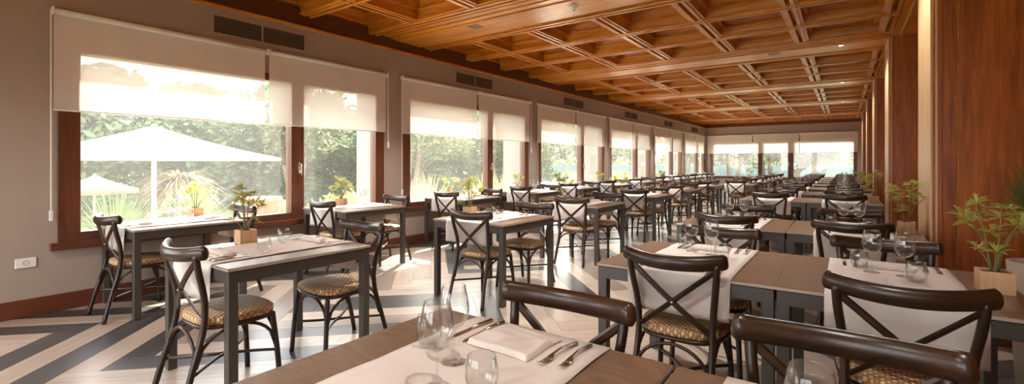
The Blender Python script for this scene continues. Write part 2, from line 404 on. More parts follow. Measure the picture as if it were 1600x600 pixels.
# ------------------------------------------------------------------ coffered ceiling
UZ = CAMH + 1.90                               # underside of the ribs
CP = 1.0455; X0 = -1.942*1.9; Y0 = 2.9147*1.9; MY = 4.2418
ceil = struct('ceiling', boxm('ceiling', 'roof_dark', XL-WT, XR+.2, YB-.22, YF+.22, 3.76, 3.9), 'orange-brown wooden coffered ceiling with deep square coffers and flat cross beams', 'ceiling')
HW = .078; OP = CP/2 - HW                      # half rib, half opening
LEV = [(0, .008, .115, .022), (.115, .055, .235, .085), (.235, .12, .36, .165)]   # z0, inset0, z1, inset1 of the three stepped boards
def board_mb(lv, m=None, rot=0):
    z0, i0, z1, i1 = lv; m = m or MB(); c, s = math.cos(rot), math.sin(rot); t = .016; led = .02
    # board facing -y from the far side of the coffer with a thin nosing at its foot
    def q(pts): return [(x*c - y*s, x*s + y*c, z) for x, y, z in pts]
    a, b = OP - i0, OP - i1
    vs = [(-a, a, z0+led), (a, a, z0+led), (b, b, z1+.004), (-b, b, z1+.004), (-a-t, a+t, z0+led), (a+t, a+t, z0+led), (b+t, b+t, z1+.004), (-b-t, b+t, z1+.004)]
    m.add(q(vs), [(0,1,2,3)[::-1], (4,5,6,7), (0,1,5,4), (2,3,7,6), (0,4,7,3), (1,2,6,5)])
    n0 = a - .018; n1 = a + .045
    vs = [(-n0, n0, z0), (n0, n0, z0), (n1, n1, z0), (-n1, n1, z0), (-n0, n0, z0+led), (n0, n0, z0+led), (n1, n1, z0+led), (-n1, n1, z0+led)]
    return m.add(q(vs), [(0,1,2,3)[::-1], (4,5,6,7), (0,1,5,4), (2,3,7,6), (0,4,7,3), (1,2,6,5)])
board_me = [board_mb(l).mesh('coffer_board', 'ceiling_wood_x') for l in LEV]
tp = OP - LEV[2][3] + .02
panel_me = boxm('coffer_panel', 'ceiling_wood_x', -tp, tp, -tp, tp, .36, .38)
cm = MB()
for l in LEV:
    for k in range(4): board_mb(l, cm, k*math.pi/2)
cm.box(-tp, tp, -tp, tp, .36, .38)
coffer_me = cm.mesh('coffer', 'ceiling_wood_x')
xs_lines = [X0 + i*CP for i in range(-2, 5)]
mods = range(-1, 5); cells = []
for mo in mods:
    for r in range(3):
        y = Y0 + mo*MY + r*CP + CP/2
        for i in range(-2, 4):
            x = X0 + i*CP + CP/2
            if y + CP/2 < YF + .1: cells.append((x, y, mo, r, i))
def cell_px(c):
    q = px(c[0], c[1], UZ)
    return 0 if (not q or not -40 < q[0] < 1640 or q[1] < -130) else 1/q[2]
cells.sort(key=lambda c: -cell_px(c))
for n, (x, y, mo, r, i) in enumerate(cells):
    if n < 24:
        cf = ob('coffer', None, ceil, (x, y, UZ))
        for k in range(4):
            for bme in board_me: ob('coffer_board', bme, cf, (0, 0, 0), k*math.pi/2)
        ob('coffer_panel', panel_me, cf)
    else: ob('coffer', coffer_me, ceil, (x, y, UZ))
def rib(x0, x1, y0, y1, along, dz=0.):
    m = MB(); z = UZ - .012 + dz
    if along == 'y':
        c = (x0+x1)/2
        for s in (-1, 1): m.box(c+s*.046-.021, c+s*.046+.021, y0, y1, z, z+.076)
        m.box(c-HW, c-.067, y0, y1, z+.03, z+.12); m.box(c+.067, c+HW, y0, y1, z+.03, z+.12); m.box(c-.067, c+.067, y0, y1, z+.075, z+.12)
    else:
        c = (y0+y1)/2
        for s in (-1, 1): m.box(x0, x1, c+s*.046-.021, c+s*.046+.021, z, z+.076)
        m.box(x0, x1, c-HW, c-.067, z+.03, z+.12); m.box(x0, x1, c+.067, c+HW, z+.03, z+.12); m.box(x0, x1, c-.067, c+.067, z+.075, z+.12)
    return m.mesh('rib', 'ceiling_wood_y' if along == 'y' else 'ceiling_wood_x')
XCE = X0 + 4*CP + HW                           # right end of the coffers
for mo in mods:
    ya = Y0 + mo*MY
    for i in range(-1, 5):
        x = X0 + i*CP; yb = min(ya + 3*CP - HW, YF)
        if ya < YF: ob('rib', rib(x, x, ya+HW, yb, 'y'), ceil)
    for r in range(4):
        y = ya + r*CP
        if y < YF-.1: ob('rib', rib(XL, XCE, y, y, 'x', -.006), ceil)
    ya = Y0 + mo*MY + 3*CP + HW; yb = min(Y0 + (mo+1)*MY - HW, YF)          # stepped flat beam up to the next module
    if ya < YF:
        W = yb - ya; cuts = [0, .10, .21, .33, W-.09, W]
        for j in range(len(cuts)-1):
            dz = [.03, .018, .006, -.008, .01][j]
            ob('beam_board', boxm('beam_board', 'ceiling_wood_x', XL, XCE, ya+cuts[j]+.003, ya+cuts[j+1]-.003, UZ+dz, UZ+dz+.06), ceil)
ob('beam_board', boxm('beam_board', 'ceiling_wood_x', XL, XCE, YB, Y0-MY-HW, UZ, UZ+.06), ceil)
# side soffit on the right, with light seam strips
sof = struct('trim_20', boxm('soffit', 'ceiling_wood_y', XCE, XR, YB, YF, UZ-.01, UZ+.1), 'flat wooden ceiling edge above the wood piers', 'trim')
ob('seam_strip', boxm('seam_strip', 'maple_wood', .655, .675, YB, YF, UZ-.016, UZ-.0101), sof)
# dark fascia boards where the ceiling meets the painted walls
fs_ = struct('trim_21', MB().rbox(XL, XL+.03, YB, YF, 3.065, 3.30).mesh('fascia', 'fascia_wood'), 'dark brown wooden fascia along the top of the window wall', 'trim')
ob('lip', MB().rbox(XL, XL+.055, YB, YF, 3.035, 3.065).mesh('lip', 'ceiling_wood_y'), fs_)
fs2 = struct('trim_22', MB().rbox(XL+.03, XCE, YF-.03, YF, 3.065, 3.30).mesh('fascia', 'fascia_wood'), 'dark brown wooden fascia above the far window', 'trim')
ob('lip', MB().rbox(XL+.055, XCE, YF-.055, YF, 3.035, 3.065).mesh('lip', 'ceiling_wood_x'), fs2)

# ------------------------------------------------------------------ wood piers on the right
for k in range(-1, 5):
    ya, yb = 4.75 + 4.2418*k, 5.48 + 4.2418*k
    if yb > YF: yb = YF
    p = struct('trim_%d' % (30+k), None, '%s wood panelled pier from the camera with a pale window-side edge' % ORD[k] if k >= 0 else 'wood panelled pier to the right of the camera', 'pier')
    z1 = UZ - .012
    ob('core', boxm('core', 'pier_wood', .69, XR, ya+.012, yb, 0, z1), p)
    ob('side_panel', MB().rbox(.53, .545, ya+.01, yb, 0, z1, .002).mesh('side_panel', 'maple_wood'), p)
    ob('corner_post', MB().rbox(.545, .60, ya, yb, 0, z1, .003).mesh('corner_post', 'pier_wood'), p)
    ob('inlay_strip', MB().rbox(.558, .572, ya-.004, ya+.002, 0, z1, .001).mesh('inlay_strip', 'maple_wood'), p)
    ob('narrow_panel', MB().rbox(.60, .683, ya+.006, yb, 0, z1, .002).mesh('narrow_panel', 'pier_wood'), p)
    ob('inlay_strip', boxm('inlay_strip', 'ceiling_wood_y', .683, .69, ya+.004, ya+.03, 0, z1), p)
    ob('wide_panel', MB().rbox(.69, XR-.002, ya+.004, ya+.012, 0, z1, .002).mesh('wide_panel', 'pier_wood'), p)
    ob('plinth', MB().rbox(.535, XR-.002, ya-.012, ya-.002, 0, .12, .002).mesh('plinth', 'base_wood'), p)

# ------------------------------------------------------------------ wall fittings
def vent(y, n):
    v = thing('air_vent', 'taupe double air vent in the wall, %s from the camera, above the blinds' % ORD[n], 'vent', (XL, y, 2.855), 0, 'air vents above the windows')
    m = MB(); W, H, b = .56, .125, .03
    m.box(0, .014, -W, W, -H, -H+b); m.box(0, .014, -W, W, H-b, H); m.box(0, .014, -W, -W+b, -H+b, H-b); m.box(0, .014, W-b, W, -H+b, H-b); m.box(0, .014, -.008, .008, -H+b, H-b)
    ob('vent_frame', m.mesh('vent_frame', 'grille'), v)
    ob('duct', boxm('duct', 'grille_dark', .0005, .002, -W+b, W-b, -H+b, H-b), v)
    s = MB()
    for k in range(9):
        z = -H+b+.010 + k*(2*H-2*b-.014)/8.4
        for a0, a1 in ((-W+b, -.009), (.009, W-b)): s.add([(.003, a0, z), (.003, a1, z), (.013, a1, z-.006), (.013, a0, z-.006), (.003, a0, z+.003), (.003, a1, z+.003), (.013, a1, z-.003), (.013, a0, z-.003)], [(0,1,2,3), (4,7,6,5), (0,4,5,1), (2,6,7,3)])
    ls = ob('louvres', s.mesh('louvres', 'grille'), v); ls['kind'] = 'stuff'
for n in range(6): vent(2.83 + 3.955*n, n)
so = thing('wall_socket', 'white square power socket low on the wall left of the first window', 'socket', (XL, .845, .46))
ob('plate', MB().rbox(0, .011, -.065, .065, -.042, .042, .004).mesh('plate', 'white_plastic'), so)
m = MB().lathe([(.021, 0), (.021, .002), (.018, .002), (.017, -.004), (0, -.004)], 20); me = m.mesh('socket_well', 'grille', True)
sw = ob('socket_well', me, so, (.0112, 0, 0), rot=(0, R(90), 0))
for s in (-1, 1): ob('pin_hole', MB().lathe([(.0028, 0), (.0028, .001), (0, .001)], 8).mesh('pin_hole', 'grille_dark'), so, (.0105, s*.0095, 0), rot=(0, R(90), 0))

BT, BBOT = 2.675, 1.765
fab_seed = [0]
def blind(name_label, loc, L, axis, cord=None, grp=None):
    b = thing('roller_blind', name_label, 'blind', loc, 0 if axis == 'y' else R(-90), grp)     # local: runs along +y, room side is +x
    ob('roller', MB().tube([(.045, .012, -.03), (.045, L-.012, -.03)], .026, 14).mesh('roller', 'blind_fabric', True), b)
    vs, fs = [], []; ny, nz = 16, 8; fab_seed[0] += 1; r = random.Random(fab_seed[0]); ph = r.random()*6
    for j in range(nz+1):
        for i in range(ny+1):
            y = .014 + (L-.028)*i/ny; z = -.03 - (BT-BBOT-.05)*j/nz
            vs.append((.0185 + .0025*math.sin(y*3.1+ph)*(j/nz), y, z))
    for j in range(nz):
        for i in range(ny): a = j*(ny+1)+i; fs.append((a, a+1, a+ny+2, a+ny+1))
    ob('fabric', MB().add(vs, fs).mesh('fabric', 'blind_fabric', True), b)
    ob('bottom_bar', MB().tube([(.019, .012, -(BT-BBOT)+.015), (.019, L-.012, -(BT-BBOT)+.015)], .007, 8, .013).mesh('bottom_bar', 'white_plastic', True), b)
    for yy in (.005, L-.005): ob('bracket', MB().rbox(.001, .075, yy-.006, yy+.006, -.062, .004, .002).mesh('bracket', 'white_plastic'), b)
    if cord is not None:
        yy = -.008 if cord == 0 else L+.008; cz = -1.78 if cord == 0 else -1.05
        c = MB(); c.tube([(.06, yy, -.02), (.06, yy, cz)], .0035, 6); c.tube([(.035, yy, -.02), (.036, yy, cz+.01)], .0035, 6)
        cc = ob('pull_cord', c.mesh('pull_cord', 'cord_white'), b)
        ob('cord_weight', MB().rbox(.036, .066, yy-.012, yy+.012, cz-.09, cz+.005, .004).mesh('cord_weight', 'white_plastic'), cc)
for k, (a, b) in enumerate(WIN):
    y0 = a - .04; L = b - a + .08 if b < YF-.3 else YF-.16-y0
    g = min(1.88, L*.52)
    who = '%s window from camera' % ORD[k-1] if k else 'window beside the camera'
    blind('cream roller blind half lowered over the wide left pane of the %s' % who, (XL, y0, BT), g-.012, 'y', 0, 'cream roller blinds')
    blind('cream roller blind half lowered over the narrow right pane of the %s' % who, (XL, y0+g+.012, BT), L-g-.012, 'y', 1, 'cream roller blinds')
xs = [XL+.10, -3.55, -1.66, .47]
for j, w in enumerate(('left', 'middle', 'right')):
    blind('pale roller blind across the far end window, the %s one of three' % w, (xs[j]+.01, YF, BT), xs[j+1]-xs[j]-.02, 'x', None, 'roller blinds on the far wall')

# ceiling fittings
sm = thing('smoke_detector', 'round white smoke detector under the nearest cross beam', 'smoke detector', (-2.66, 5.02, UZ-.008))
ob('base', MB().lathe([(0, -.012), (.055, -.012), (.06, -.004), (.06, 0), (0, 0)], 24).mesh('base', 'white_plastic', True), sm)
ob('sensor_head', MB().lathe([(0, -.055), (.02, -.055), (.034, -.045), (.038, -.025), (.045, -.012), (0, -.0125)], 24).mesh('sensor_head', 'white_plastic', True), sm)
ob('lens', MB().lathe([(0, -.0585), (.01, -.0575), (.012, -.0552), (0, -.0552)], 12).mesh('lens', 'grille_dark', True), sm)
for n, (x, mo) in enumerate(((-4.17, -1), (-1.0, 0))):
    y = Y0 + mo*MY + 3*CP + .55
    h = thing('ceiling_hatch', ['small square wood hatch in the nearest cross beam', 'small square wood hatch in the second cross beam'][n], 'hatch', (x, y, UZ-.008))
    ob('hatch_frame', MB().box(-.1, .1, -.1, -.088, -.004, 0).box(-.1, .1, .088, .1, -.004, 0).box(-.1, -.088, -.088, .088, -.004, 0).box(.088, .1, -.088, .088, -.004, 0).mesh('hatch_frame', 'ceiling_wood_x'), h)
    ob('hatch_lid', boxm('hatch_lid', 'fascia_wood', -.087, .087, -.087, .087, -.0025, -.0002), h)
LAMP = 140.0
def downlight(x, y, z, label, grp, cone=135, power=.35):
    l = thing('ceiling_downlight', label, 'spotlight', (x, y, z), 0, grp)
    ob('ring', ring_me, l); ob('bulb', bulb_me, l)
    ld = bpy.data.lights.new('spot', 'SPOT'); ld.energy = LAMP*power; ld.spot_size = R(cone); ld.spot_blend = .6; ld.color = (1, .955, .89); ld.shadow_soft_size = .03
    ob('lamp', ld, l, (0, 0, -.012))
ring_me = MB().lathe([(.032, 0), (.045, 0), (.047, -.004), (.04, -.006), (.032, -.004)], 20, close=True).mesh('ring', 'lamp_ring', True)
bulb_me = MB().lathe([(0, -.0015), (.032, -.0015), (.032, -.0003), (0, -.0003)], 16).mesh('bulb', 'lamp_glow')
for mo in range(-2, 5):
    y = Y0 + mo*MY + 3*CP + .52
    if -3 < y < YF - .3:
        downlight(-.05, y, UZ-.008, 'small round recessed spotlight at the wall end of the %s cross beam' % (ORD[mo+1] if mo >= -1 else 'hidden rear'), 'recessed spotlights in the beams')
for mo in mods:  # fill spots added up in the coffers to raise the room's brightness
    y = Y0 + mo*MY + 2*CP + CP/2
    if y > YF - .6: continue
    for i in (-1, 1):
        downlight(X0 + i*CP + CP/2, y, UZ+.36, 'added unseen fill spotlight inside a coffer of the %s ceiling bay, %s side' % (ORD[mo+1], 'window' if i < 0 else 'aisle'), 'added fill spotlights in the coffers', 92, 1.25)
for y in (-1.2,):  # two more unseen fill lamps, added behind the camera to brighten the room
    for x in (-4.2, -2.1): downlight(x, y, UZ, 'added fill spotlight in the flat ceiling behind the camera, %s side' % ('window' if x < -3 else 'aisle'), 'added fill spotlights behind the camera', 135, .7)
for n, (i, mo, r) in enumerate(((2, 0, 1), (-1, 0, 1), (2, 1, 1))):
    x = X0 + i*CP + CP/2; y = Y0 + mo*MY + r*CP + CP/2
    g = thing('ceiling_grille', ['slatted air grille in a near coffer on the wall side', 'slatted air grille in a near coffer on the window side', 'slatted air grille in a coffer past the second beam'][n], 'grille', (x, y, UZ+.36))
    ob('grille_plate', boxm('grille_plate', 'grille_dark', -.27, .27, -.27, .27, -.008, -.0005), g)
    for k in range(9): ob('slat', boxm('slat', 'grille', -.25+k*.0555, -.25+k*.0555+.03, -.26, .26, -.022, -.0085), g)

# ------------------------------------------------------------------ chair
def chair_parts():
    P = []                                                              # (name, mesh builder, material, smooth, child-of index)
    n = 20; W = .25
    path = [(W*t, -.215 - .08*(1-t*t), .845 - .02*(1-t*t)) for t in [-1 + 2*i/n for i in range(n+1)]]
    rz = [.0375]*(n+1); ry = [.024]*(n+1); rz[0] = rz[-1] = .028; ry[0] = ry[-1] = .016
    path.insert(1, tuple(Vector(path[0]).lerp(Vector(path[1]), .35))); rz.insert(1, .0375); ry.insert(1, .024)
    path.insert(-1, tuple(Vector(path[-1]).lerp(Vector(path[-2]), .35))); rz.insert(-1, .0375); ry.insert(-1, .024)
    P.append(('top_rail', MB().tube(path, rz, 14, ry, up=(0, 0, 1)), 'chair_wood', True))
    for s in (-1, 1):
        P.append(('rear_leg', MB().tube(spline([(s*.205, -.315, 0), (s*.19, -.265, .2), (s*.182, -.205, .42), (s*.186, -.2, .58), (s*.205, -.235, .74), (s*.212, -.25, .83)]), .0165, 10), 'chair_wood_z', True))
        P.append(('front_leg', MB().tube(spline([(s*.2, .2, 0), (s*.19, .185, .22), (s*.175, .165, .43)]), .0155, 10), 'chair_wood_z', True))
    for s in (-1, 1):
        a, b = Vector((s*.205, -.245, .80)), Vector((-s*.17, -.198, .475)); pts = [a.lerp(b, t/8) for t in range(9)]
        for i, p in enumerate(pts): p.y -= .022*math.sin(math.pi*i/8) + s*.004
        P.append(('cross_brace', MB().tube(pts, .015, 6, .0045, up=(1, 0, 1)), 'chair_wood', False))
    P.append(('rivet', MB().tube([(.005, -.262, .624), (.005, -.25, .624)], .006, 10), 'chrome', True))
    # seat: rounded woven pad on a bent frame
    def outline(k, sc=1.):
        a = 2*math.pi*k/40; c, s = math.cos(a), math.sin(a); e = .62
        x = math.copysign(abs(c)**e, c)*.215; y = math.copysign(abs(s)**e, s)*.205
        return x*sc*(1 + .08*y/.2), y*sc - .003
    m = MB(); rings = [(.97, .436), (1.0, .444), (1.0, .468), (.965, .477), (.8, .480), (.5, .478), (.2, .476)]
    vs = [(*outline(k, sc), z) for sc, z in rings for k in range(40)]; fs = [tuple(range(39, -1, -1))]
    for i in range(len(rings)-1):
        for k in range(40): fs.append((i*40+k, i*40+(k+1) % 40, (i+1)*40+(k+1) % 40, (i+1)*40+k))
    fs.append(tuple((len(rings)-1)*40 + k for k in range(40)))
    P.append(('seat', m.add(vs, fs), 'rattan', True))
    m = MB(); m.tube([(*outline(k, .95), .424) for k in range(0, 41)], .0125, 8, cap=False)
    P.append(('seat_frame', m, 'chair_wood', True))
    def arch(a, b, zt):
        a, b = Vector(a), Vector(b); pts = []
        for i in range(15):
            t = i/14; p = a.lerp(b, t); p.z = a.z + (zt - a.z)*math.sqrt(max(0, 1-(2*t-1)**2)); pts.append(p)
        return MB().tube(pts, .0095, 8)
    FZ = .235
    fl, fr, rl, rr = (-.186, .178, FZ), (.186, .178, FZ), (-.186, -.24, FZ), (.186, -.24, FZ)
    for a, b in ((fl, fr), (rl, rr), (fl, rl), (fr, rr)): P.append(('arch_brace', arch(a, b, .413), 'chair_wood', True))
    for s in (-1, 1):
        P.append(('stretcher', MB().tube(spline([(s*.19, .185, .205), (s*.10, .10, .205), (s*.02, 0, .205), (s*.02, -.05, .205), (s*.10, -.15, .205), (s*.188, -.25, .205)], 5), .009, 8), 'chair_wood', True))
    return P
CP_ = chair_parts()
chair_me = [(n, mb.mesh(n, mt, sm)) for n, mb, mt, sm in CP_]
def joined(parts, name):
    vs, fs, mi, mats, smo = [], [], [], [], []
    for n, mb, mt, sm in parts:
        if mt not in mats: mats.append(mt)
        o = len(vs); vs += mb.v
        for f in mb.f: fs.append(tuple(o+i for i in f)); mi.append(mats.index(mt)); smo.append(sm)
    me = bpy.data.meshes.new(name); me.from_pydata(vs, [], fs)
    for mt in mats: me.materials.append(MT[mt])
    me.polygons.foreach_set('material_index', mi); me.polygons.foreach_set('use_smooth', smo); me.update(); return me
chair_joined = joined(CP_, 'dining_chair')
def chair(loc, rz, label, detailed, grp):
    if not detailed:
        return tag(ob('dining_chair', chair_joined, None, loc, rz), label, 'chair', grp)
    t = thing('dining_chair', label, 'chair', loc, rz, grp)
    for n, me in chair_me: ob(n, me, t)
    return t
# ------------------------------------------------------------------ table, linen and tableware
TW, TD, TH = .88, .91, .75
def table_parts(TW):
    P = [('table_top', MB().rbox(-TW/2, TW/2, -TD/2, TD/2, TH-.018, TH, .0025), 'table_top', False),
         ('edge_band', MB().box(-TW/2-.001, TW/2+.001, -TD/2-.001, -TD/2+.002, TH-.016, TH-.003).box(-TW/2-.001, TW/2+.001, TD/2-.002, TD/2+.001, TH-.016, TH-.003)
            .box(-TW/2-.001, -TW/2+.002, -TD/2+.002, TD/2-.002, TH-.016, TH-.003).box(TW/2-.002, TW/2+.001, -TD/2+.002, TD/2-.002, TH-.016, TH-.003), 'table_edge', False)]
    l = .052; i = .004
    for sy in (-1, 1):
        a, b = sorted((sy*(TD/2-i), sy*(TD/2-i-.03)))
        P.append(('apron', MB().rbox(-TW/2+l, TW/2-l, a, b, TH-.085, TH-.019, .002), 'table_metal', False))
    for sx in (-1, 1):
        a, b = sorted((sx*(TW/2-i), sx*(TW/2-i-.03)))
        P.append(('apron', MB().rbox(a, b, -TD/2+l, TD/2-l, TH-.085, TH-.019, .002), 'table_metal', False))
        for sy in (-1, 1):
            x0, x1 = sorted((sx*(TW/2-i), sx*(TW/2-i-l))); y0, y1 = sorted((sy*(TD/2-i), sy*(TD/2-i-l)))
            P.append(('leg', MB().rbox(x0, x1, y0, y1, 0, TH-.019, .003), 'table_metal', False))
    return P
TP_ = table_parts(TW); table_me = [(n, mb.mesh(n, mt, sm)) for n, mb, mt, sm in TP_]; table_joined = joined(TP_, 'dining_table')
def table(loc, label, detailed, grp):
    if not detailed: return tag(ob('dining_table', table_joined, None, loc), label, 'table', grp)
    t = thing('dining_table', label, 'table', loc, 0, grp)
    for n, me in table_me: ob(n, me, t)
    return t
def runner_mesh(seed):
    r = random.Random(seed); w = .255; prof = []; D = TD/2 + .004; dr = .2
    for k in range(8): prof.append((-D-.004, TH+.004-.01-dr + dr*k/8, -1 if k < 7 else 0))
    prof += [(-D-.003, TH-.004, 0), (-D+.002, TH+.003, 0)]
    for k in range(1, 14): prof.append((-D + 2*D*k/14, TH+.0035, 1))
    prof += [(D-.002, TH+.003, 0), (D+.003, TH-.004, 0)]
    for k in range(8): prof.append((D+.004, TH-.006 - dr*(k+1)/8, -1 if k > 0 else 0))
    nx = 14; f1, f2 = r.random()*6, r.random()*6; top, bot = [], []
    for j, (y, z, kind) in enumerate(prof):
        for i in range(nx+1):
            x = -w + 2*w*i/nx; yy, zz = y, z
            if kind == -1:
                d = (TH-z)/dr; yy += math.copysign(1, y) * (.003 + .006*d*(1+math.sin(x*16+f1+(0 if y < 0 else 2))))
                x *= 1 + .02*d*math.sin(f2)
            if kind == 1: zz += .0012*(1+math.sin(x*24+y*9+f1)) + .0012*(1+math.sin(y*31+f2))
            top.append((x, yy, zz))
    n = len(prof)*(nx+1); th = .0016
    def nrm(j):
        a, b = prof[max(j-1, 0)], prof[min(j+1, len(prof)-1)]; ty, tz = b[0]-a[0], b[1]-a[1]; l = math.hypot(ty, tz); return (-tz/l, ty/l)
    for j in range(len(prof)):
        ny_, nz_ = nrm(j)
        for i in range(nx+1):
            x, y, z = top[j*(nx+1)+i]; bot.append((x, y - ny_*th, z - nz_*th))
    fs = []
    for j in range(len(prof)-1):
        for i in range(nx):
            a = j*(nx+1)+i; q = (a, a+1, a+nx+2, a+nx+1); fs.append(q); fs.append(tuple(n+v for v in reversed(q)))
        for i in (0, nx):
            a, b = j*(nx+1)+i, (j+1)*(nx+1)+i; fs.append((a, b, n+b, n+a) if i == 0 else (b, a, n+a, n+b))
    for j in (0, len(prof)-1):
        for i in range(nx):
            a = j*(nx+1)+i; fs.append((a+1, a, n+a, n+a+1) if j == 0 else (a, a+1, n+a+1, n+a))
    return MB().add(top+bot, fs).mesh('table_runner', 'linen', True)
runner_me = [runner_mesh(s) for s in range(4)]
TZ = TH + .0075                                # things stand on the runner
def wall_prof(outer, th):
    return outer
def wine_parts():
    bowl = [(.004, .092), (.014, .094), (.028, .103), (.039, .122), (.0435, .142), (.042, .165), (.037, .19), (.0325, .212), (.0318, .213), (.0312, .212),
            (.0357, .19), (.0406, .165), (.042, .142), (.0376, .123), (.027, .105), (.013, .097), (.0, .096)]
    foot = [(.0, .0), (.035, .0), (.0355, .0012), (.034, .0022), (.02, .0038), (.008, .0065), (.0045, .014), (.0036, .03), (.0034, .07), (.0042, .0915)]
    return [('bowl', MB().lathe(bowl, 28), 'glass', True), ('stem', MB().lathe(foot, 20), 'glass', True)]
def tumbler_parts():
    out = [(.0, .0), (.024, .0), (.028, .003), (.037, .022), (.0405, .045), (.039, .068), (.0345, .092), (.0338, .0932), (.033, .092), (.0375, .068), (.039, .045), (.0355, .024), (.027, .0105), (.0, .009)]
    return [('tumbler', MB().lathe(out, 28), 'glass', True)]
wine_me = [(n, mb.mesh(n, mt, sm)) for n, mb, mt, sm in wine_parts()]; wine_joined = joined(wine_parts(), 'wine_glass')
tumbler_me = joined(tumbler_parts(), 'tumbler')
def napkin_mesh(kind, seed):
    r = random.Random(seed); nx, ny = 44, 34; w, d = (.11, .1) if kind == 'square' else (.12, .05)
    vs = []; f = r.random()*6; sg = lambda t, k: 1/(1+math.exp(-max(-40, min(40, k*t))))
    for j in range(ny+1):
        for i in range(nx+1):
            a, b = -1+2*i/nx, -1+2*j/ny
            edge = math.sqrt(max(0, min(1, (1-abs(a))*22)*min(1, (1-abs(b))*18)))
            h = .005 + .0055*sg(b + .62 + .10*a, 40) + .006*sg(b + .15 - .28*a + .05*math.sin(a*4+f), 34)*(1 - .35*sg(b - .5, 8)) + .0018*math.sin(a*3+b*4+f) + .002*sg(a - .2 + .3*b, 30)
            if kind != 'square': h = .008 + .010*sg(b + .35 + .12*a, 22) + .008*math.exp(-((b-.35-.1*a)*2.6)**2) + .0022*math.sin(a*6+f)
            vs.append((a*w*(1+.03*math.sin(b*3+f)), b*d*(1+.05*math.sin(a*2.5+f)) + .012*a*math.sin(f), .0008+h*edge))
    n = len(vs); vs += [(x, y, 0) for x, y, z in vs]; fs = []
    for j in range(ny):
        for i in range(nx):
            q = (j*(nx+1)+i, j*(nx+1)+i+1, (j+1)*(nx+1)+i+1, (j+1)*(nx+1)+i); fs.append(q); fs.append(tuple(n+v for v in reversed(q)))
    ring = [i for i in range(nx+1)] + [(j+1)*(nx+1)-1 for j in range(1, ny+1)] + [ny*(nx+1)+i for i in range(nx-1, -1, -1)] + [j*(nx+1) for j in range(ny-1, 0, -1)]
    for k in range(len(ring)):
        a, b = ring[k], ring[(k+1) % len(ring)]; fs.append((b, a, n+a, n+b))
    return MB().add(vs, fs).mesh('napkin', 'linen', True)
nap_sq = [napkin_mesh('square', s) for s in range(3)]; nap_roll = [napkin_mesh('roll', s) for s in range(3)]
def strip(pts):                                # flat piece swept along y: (y, half width, z, thickness)
    m = MB(); vs = []; fs = []
    for y, w, z, t in pts: vs += [(-w, y, z), (w, y, z), (w*.8, y, z+t), (-w*.8, y, z+t)]
    for i in range(len(pts)-1):
        for k in range(4): fs.append((i*4+k, i*4+(k+1) % 4, i*4+4+(k+1) % 4, i*4+4+k))
    e = (len(pts)-1)*4; fs += [(3, 2, 1, 0), (e, e+1, e+2, e+3)]
    return m.add(vs, fs)
fork_h = strip([(-.1, .006, .002, .003), (-.095, .0085, .002, .0035), (-.06, .0065, .006, .0035), (-.01, .0035, .012, .0035), (.03, .004, .010, .003), (.045, .011, .005, .002), (.06, .0115, .003, .002)])
tines = MB()
for k in range(4):
    x = -.009 + .006*k; t = strip([(.06, .0017, .003, .002), (.08, .0015, .0015, .002), (.1, .0008, .006, .0014)])
    tines.add([(a+x, b, c) for a, b, c in t.v], t.f)
fork_me = [('fork_handle', fork_h.mesh('fork_handle', 'steel', True)), ('tines', tines.mesh('tines', 'steel', True))]
knife_me = [('knife_handle', strip([(-.11, .006, .001, .006), (-.105, .0085, .0005, .008), (-.06, .0075, .0005, .0085), (-.005, .006, .001, .007)]).mesh('knife_handle', 'steel', True)),
            ('blade', strip([(-.005, .004, .002, .004), (.01, .008, .001, .0025), (.07, .0095, .0008, .002), (.1, .006, .0008, .0015), (.112, .001, .0008, .001)]).mesh('blade', 'steel', False))]
# potted plant
def leaf_cluster_mb(r):
    m = MB(); k = r.randint(9, 11)
    for i in range(k):
        a = i/k*2*math.pi + r.uniform(-.2, .2); L = r.uniform(.036, .056); w = L*.11; el = r.uniform(.05, .85)
        d = Vector((math.cos(a)*math.cos(el), math.sin(a)*math.cos(el), math.sin(el))); sde = Vector((-math.sin(a), math.cos(a), 0)); dn = Vector((0, 0, -1))
        p = [Vector((0, 0, 0)), d*L*.5 + sde*w, d*L + dn*L*.15, d*L*.5 - sde*w, d*L*.5 + Vector((0, 0, w*.5))]
        m.add(p, [(0, 1, 4), (1, 2, 4), (2, 3, 4), (3, 0, 4)])
        for s in (-1, 1):
            q = d*L*.45; e = (d + sde*s*.75).normalized()*L*.36; m.add([q, q+e*.5+d*w*.8, q+e, q+e*.5-d*w*.5], [(0, 1, 2, 3)])
    return m
leaf_cl = [leaf_cluster_mb(random.Random(40+i)) for i in range(4)]
leaf_cl_me = [m.mesh('leaf', 'leaf_table') for m in leaf_cl]
